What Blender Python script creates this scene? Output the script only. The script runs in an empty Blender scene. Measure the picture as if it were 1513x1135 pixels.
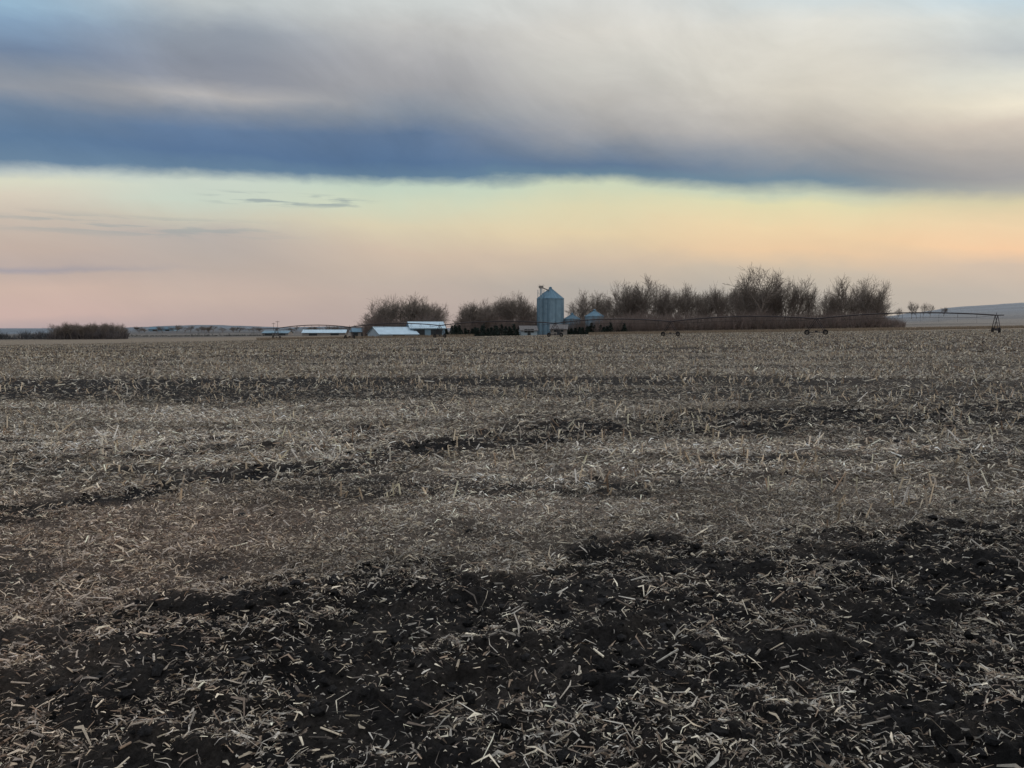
import bpy, math, random
import numpy as np
from mathutils import Vector
random.seed(7); rng=np.random.default_rng(11)
F=1177.0; CX=756.5; HY=484.0; CAMZ=1.7
PITCH=math.atan(83.5/F)
scene=bpy.context.scene
scene.view_settings.view_transform='Standard'; scene.view_settings.look='None'
scene.view_settings.exposure=0; scene.view_settings.gamma=1

# ---------------------------------------------------------------- noise
def _h(ix,iy,s):
    n=(ix*374761393+iy*668265263+s*1442695041)&0xFFFFFFFF
    n=((n^(n>>13))*1274126177)&0xFFFFFFFF
    return ((n^(n>>16))&0xFFFF)/65535.0
def vnoise(x,y,s=0):
    x=np.asarray(x,float); y=np.asarray(y,float)
    ix=np.floor(x).astype(np.int64); iy=np.floor(y).astype(np.int64)
    fx=x-ix; fy=y-iy; fx=fx*fx*(3-2*fx); fy=fy*fy*(3-2*fy)
    a=_h(ix,iy,s);b=_h(ix+1,iy,s);c=_h(ix,iy+1,s);d=_h(ix+1,iy+1,s)
    return (a*(1-fx)+b*fx)*(1-fy)+(c*(1-fx)+d*fx)*fy
def fbm(x,y,o=4,s=0):
    t=0;a=.5;n=0
    for i in range(o):
        t=t+a*vnoise(x*2**i+17.3*i,y*2**i-9.1*i,s+i); n+=a; a*=.5
    return t/n
def ss(a,b,x):
    t=np.clip((x-a)/(b-a),0,1); return t*t*(3-2*t)

# ---------------------------------------------------------------- field zones
def tilled_near(x,y):
    xw=x+(fbm(x*1.3,y*1.3,3,5)-.5)*.9; yw=y+(fbm(x*1.1,y*1.1,4,9)-.5)*1.3
    yA=np.interp(xw,[-8,-2.6,-1.9,0.2,2,4.5,10,30],[3.2,4.8,5.35,5.95,6.2,6.9,8.4,12])
    m=1-ss(-.4,.35,yw-yA)
    xL=-1.7-.45*(y-3.0)
    return m*(.40+.60*ss(-1.2,.6,xw-xL))
def tilled_far(x,y):
    yw=y+(fbm(x*.5,y*.8,4,21)-.5)*2.2
    c=np.interp(x,[-12,-7,-4.66,-2.5,-.1,4,8,13,30],[2.5,5.4,7.4,9.7,12.6,14.6,15.6,16.5,21])
    hw=np.interp(x,[-5,-2,0,5,13],[.55,.8,1.5,3.1,3.7])
    a=(1-ss(.4,1.25,np.abs(yw-c)/hw))*(.78+.22*ss(.35,.6,fbm(x*.9,y*.9,3,23)))
    c2=np.interp(x,[-14,-6,-2,2,8],[6.5,9.6,11.8,14.6,19]); t=0
    for o,h in ((0,.24),(1.5,.22)):
        t=np.maximum(t,(1-ss(.5,1.4,np.abs(yw-c2-o)/h))*.8*(1-ss(0,4,x)))
    return np.maximum(a,t)
def zone(x,y):
    """0 = thick pale residue, 1 = bare black tilled soil"""
    R=np.hypot(x,y)
    a=tilled_near(x,y); b=tilled_far(x,y)
    base=.04+.85*np.clip((fbm(x*.45+y*.1,y*1.1,4,31)-.44)*2.8,0,1)
    far=.28+.68*ss(.42,.56,fbm(x*.03+y*.01,y*.17,4,41))
    far=far+.32*ss(19,21.5,y)*(1-ss(27,33,y))*(.4+.6*ss(.35,.6,fbm(x*.2,y*.5,3,43)))
    f=ss(14,20,R)
    base=base*(1-f)+far*f
    base=base+(fbm(x*3.1,y*3.6,3,47)-.5)*.8*(1-ss(25,60,R))+(fbm(x*.6,y*1.0,3,49)-.5)*.4*ss(12,25,R)
    return np.clip(np.maximum(np.maximum(a*(.86+.45*(fbm(x*4,y*4,3,48)-.38)),b),base),0,1)
def palef(x,y):
    """weathering: how bleached the residue is"""
    a=(1-ss(-3.5,.8,x))
    p1=a*ss(8.6,10.5,y)*(1-ss(17.5,19.5,y))
    p2=ss(-2.5,.0,x)*ss(6.6,7.6,y)*(1-ss(10.5,12.5,y))
    n=fbm(x*.5,y*1.4,4,131)
    return 1.05+(.45*np.maximum(p1,p2)+.10)*ss(.3,.6,n)-.20*(1-ss(.32,.5,n))
def hillz(x,y):
    R=np.hypot(x,y); fr=y>0
    u=np.where(fr,CX+F*x/np.maximum(np.abs(y),1e-3),np.where(x>0,3000,-2000)); u=np.clip(u,-2000,3500)
    y0=np.interp(u,[-2000,-300,0,60,190,260,330,420,520,620,900,1200,1313,1400,1513,1700,2200,3500],
                   [489,488,490,488,484,481,480,483,482,485,484,478,472,462,458,456,463,481])
    y0=y0+(fbm(u*.02,u*0,3,55)-.5)*3
    H=(HY-y0)/F*2100+4
    up=ss(420,2100,R); dn=1-ss(2300,4500,R)
    return H*up*dn
def ground(x,y):
    x=np.asarray(x,float); y=np.asarray(y,float)
    R=np.hypot(x,y)
    s=-.84+.0159*x; s=np.where(s>1.4,1.4+1.0*np.tanh((s-1.4)/1.0),s); s=np.where(s<-2,-2+1.4*np.tanh((s+2)/1.4),s)
    z=s*ss(15,130,R)
    z=z+(fbm(x*.12,y*.12,2,61)-.5)*.22*ss(3,12,R)*(1-ss(150,300,R))
    return z+hillz(x,y)
def clods(x,y):
    R=np.hypot(x,y); m=np.maximum(tilled_near(x,y),tilled_far(x,y)*.8)
    r=fbm(x*6.5,y*6.5,4,71); r2=np.abs(fbm(x*14,y*14,3,81)-.5)*2
    big=fbm(x*1.6,y*2.4,2,91)-.5
    lumps=np.clip((r-.45)*3.2,0,1)
    a=(lumps*.07+(r2)*.035+big*.07-.02)
    b=(r-.5)*.05+r2*.014
    return (a*m+b*(1-m))*(1-.8*ss(14,45,R))
def gz(x,y): return ground(x,y)+clods(x,y)

# ---------------------------------------------------------------- mesh helpers
def mk_mesh(name,V,Fc,col=None,smooth=False):
    me=bpy.data.meshes.new(name); V=np.ascontiguousarray(V,dtype=np.float32); Fc=np.ascontiguousarray(Fc,dtype=np.int32)
    k=Fc.shape[1]
    me.vertices.add(len(V)); me.vertices.foreach_set('co',V.ravel())
    me.loops.add(Fc.size); me.loops.foreach_set('vertex_index',Fc.ravel())
    me.polygons.add(len(Fc)); me.polygons.foreach_set('loop_start',np.arange(0,Fc.size,k,dtype=np.int32))
    me.polygons.foreach_set('use_smooth',np.full(len(Fc),smooth,dtype=bool))
    if col is not None:
        a=me.color_attributes.new('Col','FLOAT_COLOR','POINT')
        c=np.ones((len(V),4),np.float32); c[:,:3]=col; a.data.foreach_set('color',c.ravel())
    me.update(calc_edges=True); me.validate()
    return me
def mk_obj(name,me,mat=None,parent=None,loc=(0,0,0)):
    o=bpy.data.objects.new(name,me); scene.collection.objects.link(o); o.location=loc
    if mat and me is not None and not me.materials: me.materials.append(mat)
    if parent: o.parent=parent
    return o
def empty(name,loc=(0,0,0)):
    o=bpy.data.objects.new(name,None); scene.collection.objects.link(o); o.location=loc; o.empty_display_size=.2; return o
def tubes(P0,P1,R0,R1,k=3):
    P0=np.asarray(P0,float);P1=np.asarray(P1,float);N=len(P0)
    R0=np.broadcast_to(R0,(N,)).astype(float);R1=np.broadcast_to(R1,(N,)).astype(float)
    d=P1-P0; d/=np.maximum(np.linalg.norm(d,axis=1,keepdims=True),1e-9)
    ref=np.where(np.abs(d[:,2:3])>.9,np.array([[1.,0,0]]),np.array([[0,0,1.]]))
    a=np.cross(d,ref); a/=np.linalg.norm(a,axis=1,keepdims=True); b=np.cross(d,a)
    V=np.zeros((N,2*k,3))
    for i in range(k):
        t=2*math.pi*i/k; o=a*math.cos(t)+b*math.sin(t)
        V[:,i]=P0+o*R0[:,None]; V[:,k+i]=P1+o*R1[:,None]
    f=np.array([[i,(i+1)%k,k+(i+1)%k,k+i] for i in range(k)])
    Fc=(f[None]+(np.arange(N)*2*k)[:,None,None]).reshape(-1,4)
    return V.reshape(-1,3),Fc
class MB:
    def __init__(s): s.v=[];s.f=[];s.n=0
    def add(s,V,Fc):
        s.v.append(np.asarray(V,float)); s.f.append(np.asarray(Fc)+s.n); s.n+=len(V)
    def tube(s,p,q,r,k=6,r2=None): s.add(*tubes([p],[q],r,r if r2 is None else r2,k))
    def box(s,a,b):
        x0,y0,z0=a;x1,y1,z1=b
        V=[(x0,y0,z0),(x1,y0,z0),(x1,y1,z0),(x0,y1,z0),(x0,y0,z1),(x1,y0,z1),(x1,y1,z1),(x0,y1,z1)]
        s.add(V,[(0,3,2,1),(4,5,6,7),(0,1,5,4),(1,2,6,5),(2,3,7,6),(3,0,4,7)])
    def quad(s,a,b,c,d): s.add([a,b,c,d],[(0,1,2,3)])
    def mesh(s,name,smooth=False): return mk_mesh(name,np.concatenate(s.v),np.concatenate(s.f),smooth=smooth)

# ---------------------------------------------------------------- materials
def mat(name,col=(.5,.5,.5),rough=.8,metal=0,attr=False,nscale=0,namp=.3,bump=0,coord='Object',stretch=None):
    m=bpy.data.materials.new(name); m.use_nodes=True; nt=m.node_tree; N=nt.nodes; L=nt.links
    b=N['Principled BSDF']; b.inputs['Roughness'].default_value=rough; b.inputs['Metallic'].default_value=metal
    b.inputs['Specular IOR Level'].default_value=.2
    if attr:
        a=N.new('ShaderNodeAttribute'); a.attribute_name='Col'; src=a.outputs['Color']
    else:
        r=N.new('ShaderNodeRGB'); r.outputs[0].default_value=(*col,1); src=r.outputs[0]
    if nscale:
        tc=N.new('ShaderNodeTexCoord'); vec=tc.outputs[coord]
        if stretch:
            mp=N.new('ShaderNodeMapping'); mp.inputs['Scale'].default_value=stretch; L.new(vec,mp.inputs[0]); vec=mp.outputs[0]
        n=N.new('ShaderNodeTexNoise'); n.inputs['Scale'].default_value=nscale; n.inputs['Detail'].default_value=6; L.new(vec,n.inputs['Vector'])
        mr=N.new('ShaderNodeMapRange'); mr.inputs[1].default_value=.25; mr.inputs[2].default_value=.75; mr.inputs[3].default_value=1-namp; mr.inputs[4].default_value=1+namp
        L.new(n.outputs['Fac'],mr.inputs[0])
        mx=N.new('ShaderNodeVectorMath'); mx.operation='SCALE'; L.new(src,mx.inputs[0]); L.new(mr.outputs[0],mx.inputs['Scale']); src=mx.outputs[0]
        if bump:
            bp=N.new('ShaderNodeBump'); bp.inputs['Strength'].default_value=.7; bp.inputs['Distance'].default_value=bump
            L.new(n.outputs['Fac'],bp.inputs['Height']); L.new(bp.outputs[0],b.inputs['Normal'])
    L.new(src,b.inputs['Base Color'])
    return m
M_straw=mat('corn_residue',attr=True,rough=.75,nscale=60,namp=.3)
M_bark=mat('bark',(.165,.138,.122),.9,nscale=.8,namp=.25)
M_brush=mat('brush',attr=True,rough=.9)
M_ever=mat('evergreen_needles',(.022,.032,.028),.9,nscale=1.5,namp=.4)
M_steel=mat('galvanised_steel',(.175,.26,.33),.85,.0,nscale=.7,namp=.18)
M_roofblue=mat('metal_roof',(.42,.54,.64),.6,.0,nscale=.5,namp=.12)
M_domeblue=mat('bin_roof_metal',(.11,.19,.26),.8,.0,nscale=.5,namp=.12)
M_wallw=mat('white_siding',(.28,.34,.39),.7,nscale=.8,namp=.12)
M_wall2=mat('tan_siding',(.22,.20,.19),.8,nscale=.8,namp=.15)
M_dark=mat('dark_opening',(.03,.035,.04),.6,nscale=1,namp=.2)
M_pivot=mat('weathered_pipe',(.045,.038,.042),.7,.0,nscale=2,namp=.2)
M_tyre=mat('tyre_rubber',(.02,.02,.02),.9,nscale=5,namp=.2)
M_wood=mat('weathered_wood',(.12,.10,.09),.9,nscale=2,namp=.2)
M_roofgrey=mat('shingle_roof',(.13,.125,.13),.8,nscale=2,namp=.2)

# ground material
gm=bpy.data.materials.new('field_soil'); gm.use_nodes=True; nt=gm.node_tree; N=nt.nodes; L=nt.links
b=N['Principled BSDF']; b.inputs['Roughness'].default_value=.95; b.inputs['Specular IOR Level'].default_value=.1
at=N.new('ShaderNodeAttribute'); at.attribute_name='Col'
tc=N.new('ShaderNodeTexCoord')
def nz(scale,detail=6,st=None,rough=.6):
    n=N.new('ShaderNodeTexNoise'); n.inputs['Scale'].default_value=scale; n.inputs['Detail'].default_value=detail; n.inputs['Roughness'].default_value=rough
    v=tc.outputs['Object']
    if st:
        mp=N.new('ShaderNodeMapping'); mp.inputs['Scale'].default_value=st; L.new(v,mp.inputs[0]); v=mp.outputs[0]
    L.new(v,n.inputs['Vector']); return n.outputs['Fac']
def mrg(s,a,b_,c,d):
    m=N.new('ShaderNodeMapRange'); m.inputs[1].default_value=a;m.inputs[2].default_value=b_;m.inputs[3].default_value=c;m.inputs[4].default_value=d; L.new(s,m.inputs[0]); return m.outputs[0]
def mt(op,a,b_):
    m=N.new('ShaderNodeMath'); m.operation=op
    for i,q in enumerate((a,b_)):
        if isinstance(q,(int,float)): m.inputs[i].default_value=q
        else: L.new(q,m.inputs[i])
    return m.outputs[0]
n1=nz(30,9,rough=.8); n2=nz(2.2,6); n3=nz(.22,5,(1,3,1))
f=mt('MULTIPLY',mt('MULTIPLY',mrg(n1,.35,.65,.25,1.8),mrg(n2,.3,.7,.7,1.3)),mrg(n3,.3,.7,.8,1.2))
vs=N.new('ShaderNodeVectorMath'); vs.operation='SCALE'; L.new(at.outputs['Color'],vs.inputs[0]); L.new(f,vs.inputs['Scale']); L.new(vs.outputs[0],b.inputs['Base Color'])
bp=N.new('ShaderNodeBump'); bp.inputs['Strength'].default_value=1.0; bp.inputs['Distance'].default_value=.025; L.new(n1,bp.inputs['Height']); L.new(bp.outputs[0],b.inputs['Normal'])

# ---------------------------------------------------------------- ground sheet
r=[.05]; 
while r[-1]<1.5: r.append(r[-1]+.06)
while r[-1]<28: r.append(r[-1]*1.0042)
while r[-1]<6000: r.append(r[-1]*1.014)
r=np.array(r)
th=np.concatenate([np.arange(-180,-44,3.),np.arange(-44,44,.2),np.arange(44,180,3.)])
th=np.radians(th)
Rg,Tg=np.meshgrid(r,th,indexing='ij')
X=Rg*np.sin(Tg);Y=Rg*np.cos(Tg); Z=gz(X,Y)
nr,ntt=X.shape
zn=zone(X,Y)
soil_d=np.array([.0115,.0110,.0118]); soil_l=np.array([.088,.073,.062]); soil_far=np.array([.092,.074,.060])
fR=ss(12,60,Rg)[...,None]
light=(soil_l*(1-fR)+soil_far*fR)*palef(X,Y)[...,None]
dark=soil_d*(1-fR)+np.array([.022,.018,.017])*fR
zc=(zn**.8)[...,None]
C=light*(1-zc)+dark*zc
red=(1-ss(-2.6,-.6,X))*(1-ss(6.5,9,Y))*(Y>0)
C=C*(1+red[...,None]*np.array([.12,.02,-.02])*(1-zn[...,None]))
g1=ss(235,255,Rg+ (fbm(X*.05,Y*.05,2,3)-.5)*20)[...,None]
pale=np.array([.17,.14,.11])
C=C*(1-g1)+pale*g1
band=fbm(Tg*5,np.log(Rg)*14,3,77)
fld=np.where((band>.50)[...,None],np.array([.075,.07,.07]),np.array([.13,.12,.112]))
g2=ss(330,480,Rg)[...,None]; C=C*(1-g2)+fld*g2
g3=ss(550,1300,Rg)[...,None]; C=C*(1-g3)+(np.array([.135,.16,.195])*(.85+.5*(band[...,None]-.3)))*g3  # aerial haze painted into the far hills' colour, blue-grey growing with distance
idx=np.arange(nr*ntt).reshape(nr,ntt); j2=np.roll(idx,-1,axis=1)
Fg=np.stack([idx[:-1],idx[1:],j2[1:],j2[:-1]],-1).reshape(-1,4)
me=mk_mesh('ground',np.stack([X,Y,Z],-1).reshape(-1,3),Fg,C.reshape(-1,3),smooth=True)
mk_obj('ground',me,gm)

# ---------------------------------------------------------------- crop residue
def sample(r0,r1,dens,half=40):
    A=math.radians(half)*(r1*r1-r0*r0); n=int(A*dens)
    R=np.sqrt(rng.uniform(r0*r0,r1*r1,n)); T=rng.uniform(-math.radians(half),math.radians(half),n)
    return R*np.sin(T),R*np.cos(T)
PAL=np.array([[.40,.34,.265],[.32,.285,.245],[.25,.228,.205],[.60,.54,.44],[.15,.12,.10],[.22,.165,.125],[.09,.077,.068],[.40,.375,.34]])
def colours(n,x,y,p=None):
    c=PAL[rng.choice(len(PAL),n,p=p)]*rng.uniform(.6,1.2,(n,1))*palef(x,y)[:,None]
    lf=(1-ss(-2.6,-.6,x))*(1-ss(6.5,9,y))*(y>0)
    c=c*(1+lf[:,None]*np.array([.08,-.02,-.06]))
    return np.clip(c,0,.75)
def strips(x,y,Lm,Ls,wm,p=None,lift=1.0,bright=1.0):
    n=len(x); Ln=np.abs(rng.normal(Lm,Ls,n))+.25*Lm; w=wm*rng.uniform(.3,1.5,n)
    ph=np.where(rng.uniform(0,1,n)<.30,rng.normal(.15,.6,n),rng.uniform(0,6.28,n)); tilt=rng.normal(0,.36,n)*lift; arch=rng.uniform(-.08,.34,n)*lift; bend=rng.normal(0,.28,n); roll=rng.normal(0,.9,n); tw=rng.normal(0,1.0,n)
    z=gz(x,y)+.004+np.abs(tilt)*Ln*.4+rng.uniform(0,.012,n)*lift
    dx=np.cos(ph);dy=np.sin(ph)
    V=np.zeros((n,3,2,3))
    mid=rng.uniform(-.25,.25,n)
    for i in range(3):
        t=(-.5,mid,.5)[i]
        s=1-4*t*t if i==1 else 0
        px=x+dx*Ln*t-dy*bend*Ln*s; py=y+dy*Ln*t+dx*bend*Ln*s; pz=z+tilt*Ln*t+arch*Ln*s
        ww=w*(.5 if i==1 else .25); ra=roll+tw*t
        for j,sg in enumerate((-1,1)):
            V[:,i,j,0]=px-dy*np.cos(ra)*ww*sg; V[:,i,j,1]=py+dx*np.cos(ra)*ww*sg; V[:,i,j,2]=pz+np.sin(ra)*ww*sg
    f=np.array([[0,1,3,2],[2,3,5,4]]); Fc=(f[None]+(np.arange(n)*6)[:,None,None]).reshape(-1,4)
    c=colours(n,x,y,p)*bright
    return V.reshape(-1,3),Fc,np.repeat(c,6,axis=0)
parts=[]
def keep(x,y,a,b_,pw=1.0,clump=0):
    q=zone(x,y)**pw; pr=a*(1-q)+b_*q
    if clump: pr=pr*(.35+1.5*ss(.42,.62,fbm(x*2.7,y*2.7,3,201)))
    k=rng.uniform(0,1,len(x))<pr; return x[k],y[k]
x,y=sample(1.8,9,5000); x,y=keep(x,y,1,.16,clump=1); parts.append(strips(x,y,.016,.012,.0052))
x,y=sample(1.8,9,1050); x,y=keep(x,y,1,.26,clump=1); parts.append(strips(x,y,.034,.02,.0085,bright=1.08))
x,y=sample(1.8,9,85); x,y=keep(x,y,.8,.5,clump=1); parts.append(strips(x,y,.064,.03,.0115,bright=1.12))
x,y=sample(9,24,1450); x,y=keep(x,y,1,.07,clump=1); parts.append(strips(x,y,.036,.024,.0095))
x,y=sample(9,24,150); x,y=keep(x,y,1,.2); parts.append(strips(x,y,.078,.035,.015,bright=1.12))
x,y=sample(24,60,210); x,y=keep(x,y,1,.07); parts.append(strips(x,y,.085,.045,.022,lift=1.2))
x,y=sample(60,235,8.5); x,y=keep(x,y,1,.08); parts.append(strips(x,y,.24,.10,.075,lift=.9,bright=.85))
n=12000; x=rng.uniform(-12,12,n); y=rng.uniform(-12,2.0,n); parts.append(strips(x,y,.06,.03,.012))
V=[];Fs=[];Cs=[];o=0
for v,f_,c in parts: V.append(v);Fs.append(f_+o);Cs.append(c);o+=len(v)
mk_obj('corn_residue',mk_mesh('corn_residue',np.concatenate(V),np.concatenate(Fs),np.concatenate(Cs)),M_straw)
print('residue faces',sum(len(f_) for f_ in Fs))

V=[];Fs=[];Cs=[];o=0
def addt(v,f_,c):
    global o
    V.append(v);Fs.append(f_+o);Cs.append(c);o+=len(v)
for (r0,r1,dn,rad,Lm) in ((1.8,9,16,.0055,.075),(9,26,12,.008,.12),(26,70,3,.018,.2)):
    x,y=sample(r0,r1,dn); x,y=keep(x,y,1,.45); n=len(x)
    ph=rng.uniform(0,6.28,n); Ln=rng.uniform(.5,1.6,n)*Lm; tl=rng.normal(0,.25,n)
    z=gz(x,y)+.012+np.abs(tl)*Ln*.4
    d=np.stack([np.cos(ph),np.sin(ph),tl],1)*Ln[:,None]*.5; P=np.stack([x,y,z],1)
    rr=rad*rng.uniform(.7,1.3,n)
    v,f_=tubes(P-d,P+d,rr,rr*.85,5); addt(v,f_,np.repeat(colours(n,x,y)*1.1,10,axis=0))
def stubble(r0,r1,prob,rad,k,row=.76,gap=.12,hm=.13,base=.012,lo=.52,hi=.62,lean=.26):
    w=r1*math.tan(math.radians(42))
    ys=np.arange(-w*.12,r1+w*.12,row); xs=np.arange(-w,w,gap)
    if len(xs)*len(ys)>900000: xs=xs[::2]
    GX,GY=np.meshgrid(xs,ys); GX=GX.ravel(); GY=GY.ravel()
    GX=GX+rng.normal(0,.08,len(GX)); GY=GY+rng.normal(0,.09,len(GY))+GX*.07
    R=np.hypot(GX,GY); A=np.abs(np.arctan2(GX,GY))<math.radians(42)
    bias=(.09*ss(.5,3,GX)-.02*(1-ss(-3,1,GX)))*(1-ss(20,30,R))
    dens=ss(lo,hi,fbm(GX*.9,GY*.9,3,101)+bias)*prob+base
    dens=dens*(1-.95*tilled_near(GX,GY))
    k_=(R>r0)&(R<r1)&A&(rng.uniform(0,1,len(GX))<dens); x=GX[k_];y=GY[k_];n=len(x)
    h=np.clip(rng.normal(hm,.05,n),.03,.24); tx=rng.normal(0,lean,n);ty=rng.normal(0,lean,n)
    z=gz(x,y)-.01; P=np.stack([x,y,z],1); Q=P+np.stack([tx*h,ty*h,h],1); rr=rad*rng.uniform(.7,1.25,n)
    c=np.minimum(colours(n,x,y,[.35,.15,.05,.32,.03,.08,0,.02])*1.15,.62)*np.array([1.04,.97,.90])
    v,f_=tubes(P,Q,rr*1.15,rr*.9,k); addt(v,f_,np.repeat(c,2*k,axis=0))
    for rep in range(3):
        m=rng.uniform(0,1,n)<.65; Pm=(P+(Q-P)*rng.uniform(.2,1,(n,1)))[m]; a=rng.uniform(0,6.28,m.sum()); Lf=rng.uniform(.04,.11,m.sum())
        E=Pm+np.stack([np.cos(a)*Lf,np.sin(a)*Lf,rng.uniform(-.9,.6,m.sum())*Lf],1)
        v,f_=tubes(Pm,E,rad*.8,rad*.15,3); addt(v,f_,np.repeat(c[m]*.9,6,axis=0))
stubble(6.8,26,.8,.0088,6,hm=.125,base=.006,lo=.54,hi=.62,lean=.38)
stubble(26,75,.6,.015,3,gap=.15,hm=.14,base=.04,lean=.4)
stubble(75,235,.3,.035,3,gap=.15,hm=.2,base=.04,lo=.45,hi=.62)
mk_obj('corn_stubble',mk_mesh('corn_stubble',np.concatenate(V),np.concatenate(Fs),np.concatenate(Cs)),M_straw)

def clod_mesh():
    import bmesh
    bm=bmesh.new(); bmesh.ops.create_icosphere(bm,subdivisions=1,radius=1)
    V=np.array([v.co[:] for v in bm.verts]); Fc=np.array([[v.index for v in f.verts] for f in bm.faces]); bm.free(); return V,Fc
cv,cf=clod_mesh()
x,y=sample(1.8,20,110); m=np.maximum(tilled_near(x,y),tilled_far(x,y)*.7); k_=rng.uniform(0,1,len(x))<m*m+.04; x=x[k_];y=y[k_];n=len(x)
s=.010+.035*rng.uniform(0,1,n)**4; jit=rng.uniform(.6,1.35,(n,len(cv),1)); sc=rng.uniform(.7,1.3,(n,1,3))
VV=cv[None]*jit*sc*s[:,None,None]; VV[:,:,2]*=.7
VV[:,:,0]+=x[:,None];VV[:,:,1]+=y[:,None];VV[:,:,2]+=(gz(x,y)+s*.2)[:,None]
FF=(cf[None]+(np.arange(n)*len(cv))[:,None,None]).reshape(-1,3)
cc=np.repeat(np.array([[.015,.0145,.0155]])*rng.uniform(.5,1.9,(n,1)),len(cv),axis=0)
mk_obj('soil_clods',mk_mesh('soil_clods',VV.reshape(-1,3),FF,cc,smooth=False),gm)

# ---------------------------------------------------------------- trees
def gen_tree(seed,H=14,spread=1.0,upr=.1):
    R_=random.Random(seed); S=[]
    def grow(p,d,Ln,r,lev):
        n=5 if lev==0 else (4 if lev<3 else 3)
        for i in range(n):
            d=(d+Vector((R_.gauss(0,.16),R_.gauss(0,.16),R_.gauss(0,.10)+upr))).normalized() if lev else (d+Vector((R_.gauss(0,.07),R_.gauss(0,.07),0))).normalized()
            q=p+d*Ln/n; r2=r*(.86 if lev<3 else .75); S.append((p[:],q[:],r,r2)); p=q; r=r2
            if lev<3 and (i>=1 if lev==0 else True):
                if lev==0: nc=2 if i<n-1 else 4
                elif lev==1: nc=2 if i<n-1 else 3
                else: nc=1 if i in(0,2) else (2 if i==1 else 3)
                for c in range(nc):
                    ax=Vector((R_.gauss(0,1),R_.gauss(0,1),R_.gauss(0,.5))); ax=(ax-d*ax.dot(d))
                    if ax.length<1e-3: continue
                    ax.normalize(); a=R_.uniform(.35,1.0)*spread
                    nd=(d*math.cos(a)+ax*math.sin(a)).normalized()
                    if nd.z<-.05: nd.z*=-.5
                    f=R_.uniform(.5,.9)*(1-.08*i)
                    if lev==0: f*=1.1
                    grow(p,nd.normalized(),Ln*f,max(r*.62,.033),lev+1)
    grow(Vector((0,0,-.2)),Vector((0,0,1)),H*.42,H*.023,0)
    P=np.array([s[0] for s in S]);Q=np.array([s[1] for s in S]);a=np.array([s[2] for s in S]);b_=np.array([s[3] for s in S])
    zm=np.percentile(Q[:,2],97.5); k=H/zm; P=P*k;Q=Q*k
    V,Fc=tubes(P,Q,np.maximum(a,.027),np.maximum(b_,.016),3)
    w=np.percentile(np.hypot(Q[:,0],Q[:,1]),95)
    me=mk_mesh('bare_tree_mesh_%d'%seed,V,Fc,smooth=True); me.materials.append(M_bark); return me,w,len(S)
TV=[gen_tree(i+20,14,sp,up) for i,(sp,up) in enumerate([(1.0,.09),(.9,.10),(1.1,.06),(.8,.13),(1.0,.07),(.7,.16),(.95,.09)])]
print('tree segs',[t[2] for t in TV],[round(t[1],1) for t in TV])
def plant(name,u,ytop,D,var,wid=None,parent=None):
    x=(u-CX)/F*D; z=float(ground(x,D)); H=(HY-ytop)/F*D+CAMZ-z
    me_,w,_=TV[var]; o_=mk_obj(name,me_,parent=parent,loc=(x,D,z)); k=H/14
    kw=k if wid is None else (wid/F*D*.5)/w
    o_.scale=(kw,kw,k); o_.rotation_euler=(0,0,random.uniform(0,6.28)); return o_
for (u,yt,D,v,wd) in [(553,450,262,0,50),(571,444,258,2,56),(592,441,262,4,56),(613,440,266,1,54),(633,444,262,0,52),(645,451,264,6,36),
    (700,449,272,1,40),(722,446,268,0,44),(747,440,275,2,46),(771,435,278,4,44),(855,433,285,0,50),(877,438,275,6,44),
    (928,420,270,4,58),(951,414,275,0,66),(972,420,268,2,50),(1000,429,265,1,42),(1020,424,270,6,46),(1046,430,268,0,48),(1066,428,262,3,38),
    (1096,408,262,1,52),(1117,398,258,2,80),(1139,406,264,0,54),(1160,422,260,3,40),(1178,416,262,1,44),(1194,427,262,6,42),(1216,434,262,0,42),
    (1248,413,258,4,58),(1275,414,262,2,50),(1296,420,258,6,44)]:
    plant('bare_tree',u,yt,D,v,wd)
tl=empty('distant_tree_line')
for i in range(120):
    u=random.choice([random.uniform(545,650),random.uniform(680,795),random.uniform(838,1000),random.uniform(985,1300),random.uniform(900,1300),random.uniform(1080,1300)])
    base=np.interp(u,[540,560,600,650,672,700,760,795,835,870,920,960,1000,1100,1200,1240,1300,1310],[465,452,445,456,466,452,444,444,444,442,432,428,434,426,432,428,432,450])
    plant('tree_%d'%i,u,base+random.uniform(-2,14),random.uniform(266,315),random.randrange(7),random.uniform(30,48),tl)
for i in range(44):
    u=random.uniform(76,188); plant('grove_tree_%d'%i,u,480+random.uniform(-3,3)+ (2 if u<90 or u>178 else 0),random.uniform(325,350),random.randrange(7),random.uniform(13,22),tl)
for i in range(50):
    u=random.uniform(195,530); plant('ridge_tree_%d'%i,u,np.interp(u,[195,260,400,530],[483,480,483,480])+random.uniform(0,4),random.uniform(640,800),random.randrange(7),random.uniform(9,20),tl)
for (u,yt) in [(1345,447),(1352,449),(1362,449),(1372,450),(1392,455),(1325,456)]:
    plant('hill_tree_%d'%u,u,yt,900,random.randrange(7),13,tl)

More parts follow.
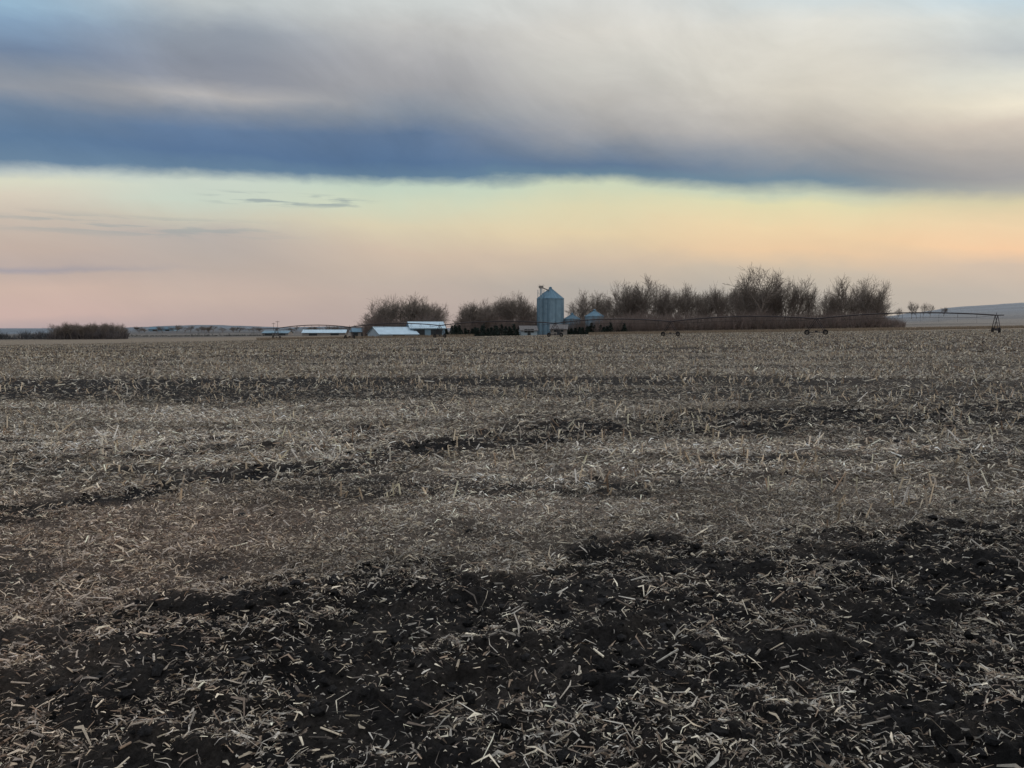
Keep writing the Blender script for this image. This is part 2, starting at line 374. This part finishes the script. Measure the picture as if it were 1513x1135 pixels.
segP=[];segQ=[];segR=[];segC=[]
def brush(u0,u1,y0f,D0,D1,n,cols,rad=.025,lean=.22,br=7):
    u=rng.uniform(u0,u1,n); D=rng.uniform(D0,D1,n); x=(u-CX)/F*D; z=ground(x,D)
    top=np.array([y0f(a) for a in u])+rng.uniform(-2,20,n)+ (vnoise(u*.08,D*.1,7)-.5)*14
    H=np.maximum((HY-top)/F*D+CAMZ-z,.6)
    P=np.stack([x,D,z],1); 
    Mid=P+np.stack([rng.normal(0,lean,n)*H*.4,rng.normal(0,lean,n)*H*.4,H*.38],1)
    c=np.array(cols)[rng.integers(0,len(cols),n)]*rng.uniform(.7,1.3,(n,1))
    segP.append(P);segQ.append(Mid);segR.append(np.full(n,rad*1.2));segC.append(c)
    for _ in range(br):
        t=rng.uniform(.4,1,(n,1)); S0=P+(Mid-P)*t
        E=S0+np.stack([rng.normal(0,lean*1.5,n)*H*.6,rng.normal(0,lean*1.5,n)*H*.6,H*rng.uniform(.2,.6,n)],1)
        segP.append(S0);segQ.append(E);segR.append(np.full(n,rad*.8));segC.append(c)
redb=[(.18,.135,.122),(.20,.155,.14),(.145,.122,.112),(.16,.128,.122)]
brush(880,1335,lambda a:np.interp(a,[880,930,1000,1240,1300,1335],[464,457,455,455,458,474]),252,270,6500,redb)
brush(835,900,lambda a:464,262,280,900,redb)
brush(672,795,lambda a:np.interp(a,[672,700,795],[474,462,460]),266,282,2000,redb)
brush(538,656,lambda a:np.interp(a,[538,560,640,656],[474,462,462,474]),256,268,2300,redb)
brush(70,190,lambda a:np.interp(a,[70,85,180,190],[492,483,483,491]),325,350,1400,[(.11,.095,.095),(.09,.08,.085)],.05)
brush(-160,72,lambda a:490,330,350,1500,[(.075,.08,.09),(.07,.065,.07)],.06)
brush(190,420,lambda a:495,420,460,900,[(.10,.10,.10),(.07,.07,.07)],.06)
brush(640,790,lambda a:487,255,262,500,redb)
P=np.concatenate(segP);Q=np.concatenate(segQ);Rr=np.concatenate(segR);Cc=np.concatenate(segC)
v,f_=tubes(P,Q,Rr,Rr*.6,3); mk_obj('brush_thicket',mk_mesh('brush_thicket',v,f_,np.repeat(Cc,6,axis=0)),M_brush)
n=34000; u=np.concatenate([rng.uniform(870,1560,26000),rng.uniform(380,700,8000)]); D=rng.uniform(226,250,n); x=(u-CX)/F*D; z=ground(x,D); h=rng.uniform(.25,.9,n)
P=np.stack([x,D,z-.02],1);Q=P+np.stack([rng.normal(0,.2,n),rng.normal(0,.2,n),h],1)
v,f_=tubes(P,Q,.05,.01,3); mk_obj('dry_grass',mk_mesh('dry_grass',v,f_,np.repeat(np.array([[.25,.195,.145]])*rng.uniform(.6,1.2,(n,1)),6,axis=0)),M_brush)

def conifers(items,name):
    VV=[];FF=[];o_=0
    for (u,D,H) in items:
        x=(u-CX)/F*D; z=float(ground(x,D)); n=420
        t=rng.uniform(.03,1,n)**1.1; a=rng.uniform(0,6.28,n); rad=(1-t)*H*.42*rng.uniform(.35,1.1,n)+.05
        cx=x+np.cos(a)*rad; cy=D+np.sin(a)*rad; cz=z+t*H
        s=rng.uniform(.12,.34,n)
        T=np.zeros((n,4,3))
        for i in range(4):
            T[:,i,0]=cx+rng.normal(0,1,n)*s*.7;T[:,i,1]=cy+rng.normal(0,1,n)*s*.7;T[:,i,2]=cz+rng.normal(0,1,n)*s*.45
        VV.append(T.reshape(-1,3)); FF.append(np.arange(n*4).reshape(n,4)+o_); o_+=n*4
        v,f_=tubes([(x,D,z-.1)],[(x,D,z+H*.97)],.12,.02,5); VV.append(v);FF.append(f_+o_);o_+=len(v)
    mk_obj(name,mk_mesh(name,np.concatenate(VV),np.concatenate(FF)),M_ever)
conifers([(u+random.uniform(-2.5,2.5),random.uniform(248,256),random.uniform(1.8,3.9)) for u in np.arange(658,765,4.2)]+[(u+random.uniform(-2.5,2.5),random.uniform(250,256),random.uniform(1.8,3.6)) for u in np.arange(862,925,4.6)]+[(u,256,random.uniform(1.6,2.6)) for u in np.arange(838,860,6)],'evergreen_shelterbelt')

# ---------------------------------------------------------------- grain bins
def grain_bin(u,D,diam,wall,roof,ladder=True):
    x=(u-CX)/F*D; z=float(ground(x,D)); e=empty('grain_bin',(x,D,z)); R0=diam/2
    K=40; m=MB(); nseg=int(wall/.42)*2
    zs=np.linspace(0,wall,nseg+1); prof=[(R0+(.035 if i%2 else 0),zz) for i,zz in enumerate(zs)]
    ang=np.linspace(0,2*math.pi,K,endpoint=False)
    V=np.array([(rr*math.cos(a),rr*math.sin(a),zz) for rr,zz in prof for a in ang]); 
    Fc=[(i*K+j,i*K+(j+1)%K,(i+1)*K+(j+1)%K,(i+1)*K+j) for i in range(nseg) for j in range(K)]
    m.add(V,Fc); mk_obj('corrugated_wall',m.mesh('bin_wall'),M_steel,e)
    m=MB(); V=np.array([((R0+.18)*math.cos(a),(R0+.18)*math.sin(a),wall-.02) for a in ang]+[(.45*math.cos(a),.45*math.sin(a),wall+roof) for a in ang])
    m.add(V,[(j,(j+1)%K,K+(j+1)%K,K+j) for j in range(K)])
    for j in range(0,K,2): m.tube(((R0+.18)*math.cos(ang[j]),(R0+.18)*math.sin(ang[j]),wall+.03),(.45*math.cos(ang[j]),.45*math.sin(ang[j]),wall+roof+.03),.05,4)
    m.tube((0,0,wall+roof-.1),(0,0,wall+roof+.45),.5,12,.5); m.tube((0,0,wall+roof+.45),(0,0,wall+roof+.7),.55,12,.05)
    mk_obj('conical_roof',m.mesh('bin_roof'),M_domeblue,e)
    m=MB()
    for j in range(0,K,4): 
        a=ang[j]+.05; m.tube(((R0+.08)*math.cos(a),(R0+.08)*math.sin(a),0),((R0+.08)*math.cos(a),(R0+.08)*math.sin(a),wall),.06,4)
    if ladder:
        for s_ in (-.25,.25): m.tube((s_-R0*.2,-R0-.15,0),(s_-R0*.2,-R0-.15,wall+.3),.04,4)
        for q in np.arange(.3,wall,.5): m.tube((-.25-R0*.2,-R0-.15,q),(.25-R0*.2,-R0-.15,q),.03,4)
    m.box((-.5+R0*.3,-R0-.12,.6),(.5+R0*.3,-R0+.3,2.4))
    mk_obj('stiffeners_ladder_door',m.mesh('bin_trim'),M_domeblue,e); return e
D=268; zb=float(ground((812-CX)/F*D,D))
wh=(HY-442)/F*D+CAMZ-zb
grain_bin(813,D,39/F*D,wh,(442-425)/F*D-.5)
grain_bin(845,268,5.5,5.0,1.5); grain_bin(878,266,6.2,5.8,1.7); 
x=(799-CX)/F*264; z=float(ground(x,264)); e=empty('grain_elevator_leg',(x,264,z)); Ht=(HY-426)/F*264+CAMZ-z
m=MB(); m.box((-.35,-.2,0),(-.05,.2,Ht)); m.box((.15,-.2,0),(.45,.2,Ht)); mk_obj('leg_casings',m.mesh('leg_casings'),M_steel,e)
m=MB(); m.box((-.7,-.5,Ht-.1),(.8,.5,Ht+.7)); m.tube((-.6,-.52,Ht+.65),(-.6,.52,Ht+.65),.4,10); m.tube((.7,-.52,Ht+.65),(.7,.52,Ht+.65),.4,10)
m.tube((.6,0,Ht),(3.4,3.5,wh+2.6),.18,6); mk_obj('head_and_spout',m.mesh('leg_head'),M_wall2,e)
m=MB()
for sx in (-1,1):
    for sy in (-1,1): m.tube((sx,sy,0),(sx,sy,Ht*.96),.06,4)
for q in np.arange(0,Ht-2,2.):
    m.tube((-1,-1,q),(1,-1,q+2),.04,4); m.tube((1,1,q),(-1,1,q+2),.04,4); m.tube((-1,1,q),(-1,-1,q+2),.04,4); m.tube((1,-1,q),(1,1,q+2),.04,4)
mk_obj('lattice_frame',m.mesh('lattice'),M_domeblue,e)

# ---------------------------------------------------------------- farm buildings
def shed(name,u0,u1,D,eave,ridge,depth,rot=0,wallm=M_wallw,roofm=M_roofblue,doors=2,win=0):
    w=(u1-u0)/F*D; xc=((u0+u1)/2-CX)/F*D; z=float(ground(xc,D))-.1; e=empty(name,(xc,D,z)); e.rotation_euler=(0,0,rot)
    a=w/2;d=depth/2
    m=MB(); m.quad((-a,-d,0),(a,-d,0),(a,-d,eave),(-a,-d,eave)); m.quad((a,d,0),(-a,d,0),(-a,d,eave),(a,d,eave))
    for s_ in (-1,1):
        m.quad((s_*a,-d,0),(s_*a,d,0),(s_*a,d,eave),(s_*a,-d,eave)); m.quad((s_*a,-d,eave),(s_*a,d,eave),(s_*a,.02,ridge-.03),(s_*a,-.02,ridge-.03))
    nb=int(w/.9)
    for i in range(nb+1):
        q=-a+.05+i*(w-.1)/nb; m.box((q-.03,-d-.04,0),(q+.03,-d-.003,eave-.05))
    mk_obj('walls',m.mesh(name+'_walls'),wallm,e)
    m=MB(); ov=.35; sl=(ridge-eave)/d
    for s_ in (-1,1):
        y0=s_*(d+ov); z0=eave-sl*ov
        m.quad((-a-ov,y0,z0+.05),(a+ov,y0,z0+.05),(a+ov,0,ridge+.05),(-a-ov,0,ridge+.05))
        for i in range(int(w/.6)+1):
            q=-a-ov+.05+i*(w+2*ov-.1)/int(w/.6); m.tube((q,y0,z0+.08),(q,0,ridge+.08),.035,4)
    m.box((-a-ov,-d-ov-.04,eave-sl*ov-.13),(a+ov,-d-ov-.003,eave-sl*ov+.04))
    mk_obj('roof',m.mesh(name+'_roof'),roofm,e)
    m=MB()
    for i in range(doors):
        c=-a+w*(i+.5)/doors; hw=min(2.0,w/doors*.32) if not win else .5; m.box((c-hw,-d-.12,.05),(c+hw,-d-.05,min(eave*.82,3.6) if not win else 2.05))
    for i in range(win):
        c=-a+w*(i+.75)/(win+.5); m.box((c-.45,-d-.12,1.0),(c+.45,-d-.05,2.1))
    mk_obj('doors_windows',m.mesh(name+'_doors'),M_dark,e); return e
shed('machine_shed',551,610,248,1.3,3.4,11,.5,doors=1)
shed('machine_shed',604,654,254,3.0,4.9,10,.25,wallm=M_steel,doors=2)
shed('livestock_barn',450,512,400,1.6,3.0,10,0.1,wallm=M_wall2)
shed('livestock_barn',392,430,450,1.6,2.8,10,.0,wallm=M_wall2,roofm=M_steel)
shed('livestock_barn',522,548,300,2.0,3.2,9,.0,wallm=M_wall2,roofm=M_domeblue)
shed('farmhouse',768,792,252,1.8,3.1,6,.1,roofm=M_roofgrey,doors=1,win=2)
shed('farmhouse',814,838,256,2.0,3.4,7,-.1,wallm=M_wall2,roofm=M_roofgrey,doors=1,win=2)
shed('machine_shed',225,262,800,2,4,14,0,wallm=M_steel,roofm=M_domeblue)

# ---------------------------------------------------------------- centre-pivot irrigation
pv=empty('centre_pivot_irrigator')
tw=[(1470,150),(1205,165),(990,180),(820,195),(650,210),(517,225),(409,240),(330,252)]
pts=[((u-CX)/F*D,D) for u,D in tw]
def hh(i): return 3.35
tops=[]
for i,(x,y) in enumerate(pts): tops.append(np.array([x,y,float(ground(x,y))+hh(i)]))
pipe=MB();truss=MB();frame=MB();tyre=MB()
for i in range(len(tops)-1):
    if i==len(tops)-2: a,b_=tops[i],tops[i]+(tops[i+1]-tops[i])*.35
    else: a,b_=tops[i],tops[i+1]
    full=i<len(tops)-2
    n=10; d=b_-a; side=np.array([-d[1],d[0],0]); side/=np.linalg.norm(side)
    arch=lambda t:(4*t*(1-t))*.8 if full else 0
    PP=[a+d*t+np.array([0,0,arch(t)]) for t in np.linspace(0,1,n+1)]
    for j in range(n): pipe.tube(PP[j],PP[j+1],.12,8)
    if full:
        prev=None
        for j in range(1,n):
            t=j/n; dep=.9*(4*t*(1-t))**.5+.1; c=PP[j]
            l=c+side*.5-np.array([0,0,dep]); r_=c-side*.5-np.array([0,0,dep])
            truss.tube(c,l,.022,4);truss.tube(c,r_,.022,4);truss.tube(l,r_,.022,4)
            if prev is not None:
                truss.tube(prev[0],l,.02,4);truss.tube(prev[1],r_,.02,4)
            else: truss.tube(a,l,.02,4);truss.tube(a,r_,.02,4)
            prev=(l,r_)
            truss.tube(c,c-np.array([0,0,1.7]),.012,3)
        truss.tube(prev[0],b_,.02,4);truss.tube(prev[1],b_,.02,4)
for i in range(len(tops)-1):
    t=tops[i]; nb=tops[i+1]-t; nb[2]=0; nb/=np.linalg.norm(nb); al=np.array([-nb[1],nb[0],0])
    al=al*.55+np.array([.83,0,0]); al/=np.linalg.norm(al)
    if i==0: al=np.array([.25,.97,0])
    g=t-np.array([0,0,hh(i)])
    w1=g+al*1.9; w2=g-al*1.9
    for w_ in (w1,w2): w_[2]=float(ground(w_[0],w_[1]))+.56
    for s_ in (-.35,.35):
        frame.tube(t+nb*s_*.6,w1+nb*s_*.5,.065,5);frame.tube(t+nb*s_*.6,w2+nb*s_*.5,.065,5)
    frame.tube(w1,w2,.09,6); mA=(t+w1)/2;mB=(t+w2)/2; frame.tube(mA,mB,.04,4); frame.tube(t,t+np.array([0,0,.5]),.05,4)
    frame.box((w1+w2)/2-np.array([.2,.2,.0]),(w1+w2)/2+np.array([.2,.2,.35]))
    ax=np.cross(al,[0,0,1])
    for w_ in (w1,w2):
        K=16
        for rad_,rt,mb in ((.44,.12,tyre),(.30,.05,frame)):
            for q in range(K):
                a0=2*math.pi*q/K;a1=2*math.pi*(q+1)/K
                mb.tube(w_+rad_*(al*math.cos(a0)+np.array([0,0,1])*math.sin(a0)),w_+rad_*(al*math.cos(a1)+np.array([0,0,1])*math.sin(a1)),rt,6)
        for q in range(6):
            a0=math.pi*q/3; frame.tube(w_,w_+.32*(al*math.cos(a0)+np.array([0,0,1])*math.sin(a0)),.03,4)
        frame.tube(w_-ax*.2,w_+ax*.2,.08,8)
a=tops[0]; d=(tops[0]-tops[1]); d/=np.linalg.norm(d); pipe.tube(a,a+d*1.2,.09,8)
mk_obj('main_pipe',pipe.mesh('main_pipe',True),M_pivot,pv);mk_obj('truss_rods',truss.mesh('truss_rods'),M_pivot,pv)
mk_obj('drive_towers',frame.mesh('drive_towers'),M_pivot,pv);mk_obj('tyres',tyre.mesh('tyres',True),M_tyre,pv)

for (u,D,H) in [(411,520,9),(405,560,8),(758,275,12)]:
    x=(u-CX)/F*D; z=float(ground(x,D)); e=empty('utility_pole',(x,D,z))
    m=MB(); m.tube((0,0,-.3),(0,0,H),.16,8,.11); mk_obj('pole',m.mesh('pole'),M_wood,e)
    m=MB(); m.box((-1.2,-.08,H-.8),(1.2,.08,H-.62)); [m.tube((q,0,H-.62),(q,0,H-.35),.06,6) for q in (-1.1,-.5,.5,1.1)]; mk_obj('crossarm',m.mesh('crossarm'),M_wood,e)

# ---------------------------------------------------------------- sky
SUN_EL=math.radians(9); SUN_AZ=math.radians(38)   # ahead, to the right
w=bpy.data.worlds.new('World'); scene.world=w; w.use_nodes=True; nt=w.node_tree; N=nt.nodes; L=nt.links
for n_ in list(N): N.remove(n_)
out=N.new('ShaderNodeOutputWorld'); bg=N.new('ShaderNodeBackground'); L.new(bg.outputs[0],out.inputs[0])
tc=N.new('ShaderNodeTexCoord'); sp=N.new('ShaderNodeSeparateXYZ'); nm=N.new('ShaderNodeVectorMath'); nm.operation='NORMALIZE'
L.new(tc.outputs['Generated'],nm.inputs[0]); L.new(nm.outputs[0],sp.inputs[0])
def m_(op,*a):
    k=N.new('ShaderNodeMath'); k.operation=op
    for i,q in enumerate(a):
        if isinstance(q,(int,float)): k.inputs[i].default_value=q
        else: L.new(q,k.inputs[i])
    return k.outputs[0]
def mr_(s,a,b_,c,d,interp='SMOOTHSTEP'):
    k=N.new('ShaderNodeMapRange'); k.interpolation_type=interp
    for i,q in enumerate((a,b_,c,d)): k.inputs[i+1].default_value=q
    L.new(s,k.inputs[0]); return k.outputs[0]
sx,sy,sz=sp.outputs
hyp=m_('SQRT',m_('ADD',m_('MULTIPLY',sx,sx),m_('MULTIPLY',sy,sy)))
azs=m_('DIVIDE',sx,m_('MAXIMUM',hyp,1e-4))
def cvec(a,b_,c=0.0):
    k=N.new('ShaderNodeCombineXYZ')
    for i,q in enumerate((a,b_,c)):
        if isinstance(q,(int,float)): k.inputs[i].default_value=q
        else: L.new(q,k.inputs[i])
    return k.outputs[0]
def noise(v,sc,det=5,ro=.55,dist=0):
    k=N.new('ShaderNodeTexNoise'); k.inputs['Scale'].default_value=sc;k.inputs['Detail'].default_value=det;k.inputs['Roughness'].default_value=ro;k.inputs['Distortion'].default_value=dist
    L.new(v,k.inputs['Vector']); return k.outputs['Fac']
tilt=m_('ADD',m_('MULTIPLY',sz,7.0),m_('MULTIPLY',azs,.9))
cv_=cvec(m_('MULTIPLY',azs,1.6),tilt,m_('MULTIPLY',sy,.3))
nA=noise(cv_,1.6,5); nB=noise(cvec(m_('MULTIPLY',azs,4.0),m_('MULTIPLY',sz,9.0),0.0),3.0,6,.6,.3)
warp=m_('ADD',m_('MULTIPLY',m_('SUBTRACT',nA,.5),.026),m_('MULTIPLY',m_('SUBTRACT',nB,.5),.018))
azw=m_('ADD',azs,m_('MULTIPLY',m_('SUBTRACT',noise(cv_,1.1,3),.5),.18))
def pix(u,y):
    vx=(u-CX)/F; vy=(567.5-y)/F
    d=Vector((vx,math.cos(PITCH)+vy*math.sin(PITCH),-math.sin(PITCH)+vy*math.cos(PITCH))).normalized()
    return d.x/math.hypot(d.x,d.y), d.z
def lin(c): return tuple(((v/255)/12.92 if v/255<=.04045 else ((v/255+.055)/1.055)**2.4) for v in c)
cols=[
(0,245,[(0,(150,180,202)),(20,(132,158,184)),(60,(115,133,158)),(100,(138,147,160)),(125,(146,151,160)),(160,(110,130,154)),(200,(94,121,151)),(235,(105,131,156)),(250,(185,194,192)),(262,(216,216,196)),(285,(215,205,188)),(320,(199,186,173)),(370,(193,175,164)),(392,(185,170,164)),(400,(166,159,164)),(408,(191,173,164)),(430,(203,179,167)),(470,(202,176,168)),(490,(180,163,163))]),
(300,258,[(0,(187,194,196)),(40,(146,154,165)),(80,(138,144,156)),(110,(141,145,155)),(135,(174,172,172)),(160,(128,138,153)),(190,(98,121,151)),(225,(89,115,148)),(247,(100,127,152)),(265,(200,210,198)),(295,(199,209,195)),(320,(200,197,181)),(345,(183,175,169)),(400,(186,172,163)),(440,(197,177,166)),(480,(184,166,162))]),
(600,268,[(0,(204,208,206)),(40,(189,189,187)),(90,(168,168,170)),(130,(156,157,161)),(170,(133,142,154)),(200,(97,119,148)),(240,(87,114,147)),(259,(98,126,151)),(277,(194,210,193)),(300,(206,212,188)),(330,(216,205,177)),(370,(206,187,168)),(420,(188,174,163)),(470,(183,167,161))]),
(900,266,[(0,(213,214,210)),(50,(214,211,203)),(100,(204,202,195)),(150,(188,185,180)),(190,(165,164,164)),(220,(127,137,151)),(245,(97,120,147)),(258,(104,131,151)),(277,(205,213,186)),(305,(220,213,178)),(340,(225,206,171)),(375,(207,188,167)),(420,(178,171,163)),(470,(171,165,160))]),
(1200,275,[(0,(206,214,214)),(30,(219,218,210)),(80,(213,209,198)),(130,(213,207,194)),(177,(191,185,176)),(210,(168,165,163)),(250,(128,139,151)),(265,(110,134,152)),(287,(197,204,181)),(300,(222,216,176)),(335,(234,210,170)),(370,(232,200,164)),(400,(197,184,167)),(440,(177,172,165))]),
(1513,288,[(0,(196,214,223)),(30,(204,212,212)),(75,(186,192,194)),(110,(213,213,202)),(150,(229,221,202)),(180,(208,197,184)),(220,(176,170,165)),(260,(156,156,158)),(280,(168,169,163)),(300,(210,201,168)),(335,(234,207,170)),(365,(238,199,163)),(395,(201,183,167)),(440,(180,173,166))])]
az_c=[];ed=[]
for u,e_,st in cols:
    a_,s_=pix(u,e_); az_c.append(a_); ed.append(s_)
edge=None
for i in range(len(cols)):
    if i==0: edge=ed[0]; continue
    t=mr_(azs,az_c[i-1],az_c[i],0,1,'LINEAR')
    term=m_('MULTIPLY',t,ed[i]-ed[i-1]); edge=m_('ADD',term,edge)
pos=m_('ADD',m_('ADD',m_('SUBTRACT',sz,edge),.2),warp)
pos2=m_('MULTIPLY',pos,2.0)
cur=None
for i,(u,e_,st) in enumerate(cols):
    cr=N.new('ShaderNodeValToRGB'); cr.color_ramp.interpolation='LINEAR'
    els=cr.color_ramp.elements
    pts_=sorted([((pix(u,y_)[1]-ed[i]+.2)*2,lin(c)) for y_,c in st])
    els[0].position=pts_[0][0]; els[0].color=(*pts_[0][1],1); els[1].position=1; els[1].color=(*pts_[-1][1],1)
    for p_,c in pts_[1:]:
        q=els.new(min(p_,.999)); q.color=(*c,1)
    L.new(pos2,cr.inputs[0])
    if cur is None: cur=cr.outputs[0]
    else:
        t=mr_(azw,az_c[i-1],az_c[i],0,1)
        mx=N.new('ShaderNodeMix'); mx.data_type='RGBA'; L.new(t,mx.inputs[0]); L.new(cur,mx.inputs[6]); L.new(cr.outputs[0],mx.inputs[7]); cur=mx.outputs[2]
zen=N.new('ShaderNodeMix'); zen.data_type='RGBA'; zt=mr_(sz,.40,.62,0,1); L.new(zt,zen.inputs[0]); L.new(cur,zen.inputs[6]); zen.inputs[7].default_value=(.94,.96,.98,1); cur=zen.outputs[2]
up=mr_(m_('SUBTRACT',sz,edge),-.02,.05,.3,1)
cv2=cvec(m_('MULTIPLY',azs,2.6),m_('ADD',m_('MULTIPLY',sz,5.0),m_('MULTIPLY',azs,1.6)),0.0)
nC=noise(cv2,2.2,7,.6,.5)
br=m_('ADD',1.0,m_('MULTIPLY',m_('MULTIPLY',m_('SUBTRACT',nC,.47),.50),up))
sc_=N.new('ShaderNodeVectorMath'); sc_.operation='SCALE'; L.new(cur,sc_.inputs[0]); L.new(br,sc_.inputs['Scale']); cur=sc_.outputs[0]
a1,s1=pix(430,296)
ms=m_('MULTIPLY',mr_(m_('ABSOLUTE',m_('SUBTRACT',azs,a1)),.05,.11,1,0),mr_(m_('ABSOLUTE',m_('SUBTRACT',sz,s1)),.003,.010,1,0))
nW=noise(cvec(m_('MULTIPLY',azs,14.),m_('MULTIPLY',sz,140.),0.0),1.0,4)
a2,s2=pix(200,335)
ms2=m_('MULTIPLY',mr_(m_('ABSOLUTE',m_('SUBTRACT',azs,a2)),.06,.2,1,0),mr_(m_('ABSOLUTE',m_('SUBTRACT',sz,s2)),.004,.016,.6,0))
wis=m_('MULTIPLY',m_('MAXIMUM',ms,ms2),mr_(nW,.46,.60,0,.75))
mx=N.new('ShaderNodeMix'); mx.data_type='RGBA'; L.new(wis,mx.inputs[0]); L.new(cur,mx.inputs[6]); mx.inputs[7].default_value=(*lin((150,162,164)),1); cur=mx.outputs[2]
sky=N.new('ShaderNodeTexSky'); sky.sky_type='NISHITA'; sky.sun_disc=False; sky.sun_elevation=SUN_EL; sky.sun_rotation=SUN_AZ
s3=N.new('ShaderNodeVectorMath'); s3.operation='SCALE'; s3.inputs['Scale'].default_value=.001; L.new(sky.outputs[0],s3.inputs[0])
ad=N.new('ShaderNodeVectorMath'); ad.operation='ADD'; L.new(cur,ad.inputs[0]); L.new(s3.outputs[0],ad.inputs[1])
L.new(ad.outputs[0],bg.inputs['Color']); bg.inputs['Strength'].default_value=1.0

sl=bpy.data.lights.new('sun','SUN'); sl.energy=.7; sl.angle=math.radians(12); sl.color=(1,.86,.72)
so=bpy.data.objects.new('sun',sl); scene.collection.objects.link(so)
d=Vector((math.sin(SUN_AZ)*math.cos(SUN_EL),math.cos(SUN_AZ)*math.cos(SUN_EL),math.sin(SUN_EL)))
so.rotation_euler=d.to_track_quat('Z','Y').to_euler()

cam=bpy.data.cameras.new('camera'); cam.sensor_width=36; cam.lens=28.0; cam.clip_end=9000; cam.clip_start=.05
co=bpy.data.objects.new('camera',cam); scene.collection.objects.link(co); co.location=(0,0,CAMZ+float(ground(0,0)))
co.rotation_euler=(math.pi/2-PITCH,0,0); scene.camera=co
print('cam z',co.location.z)
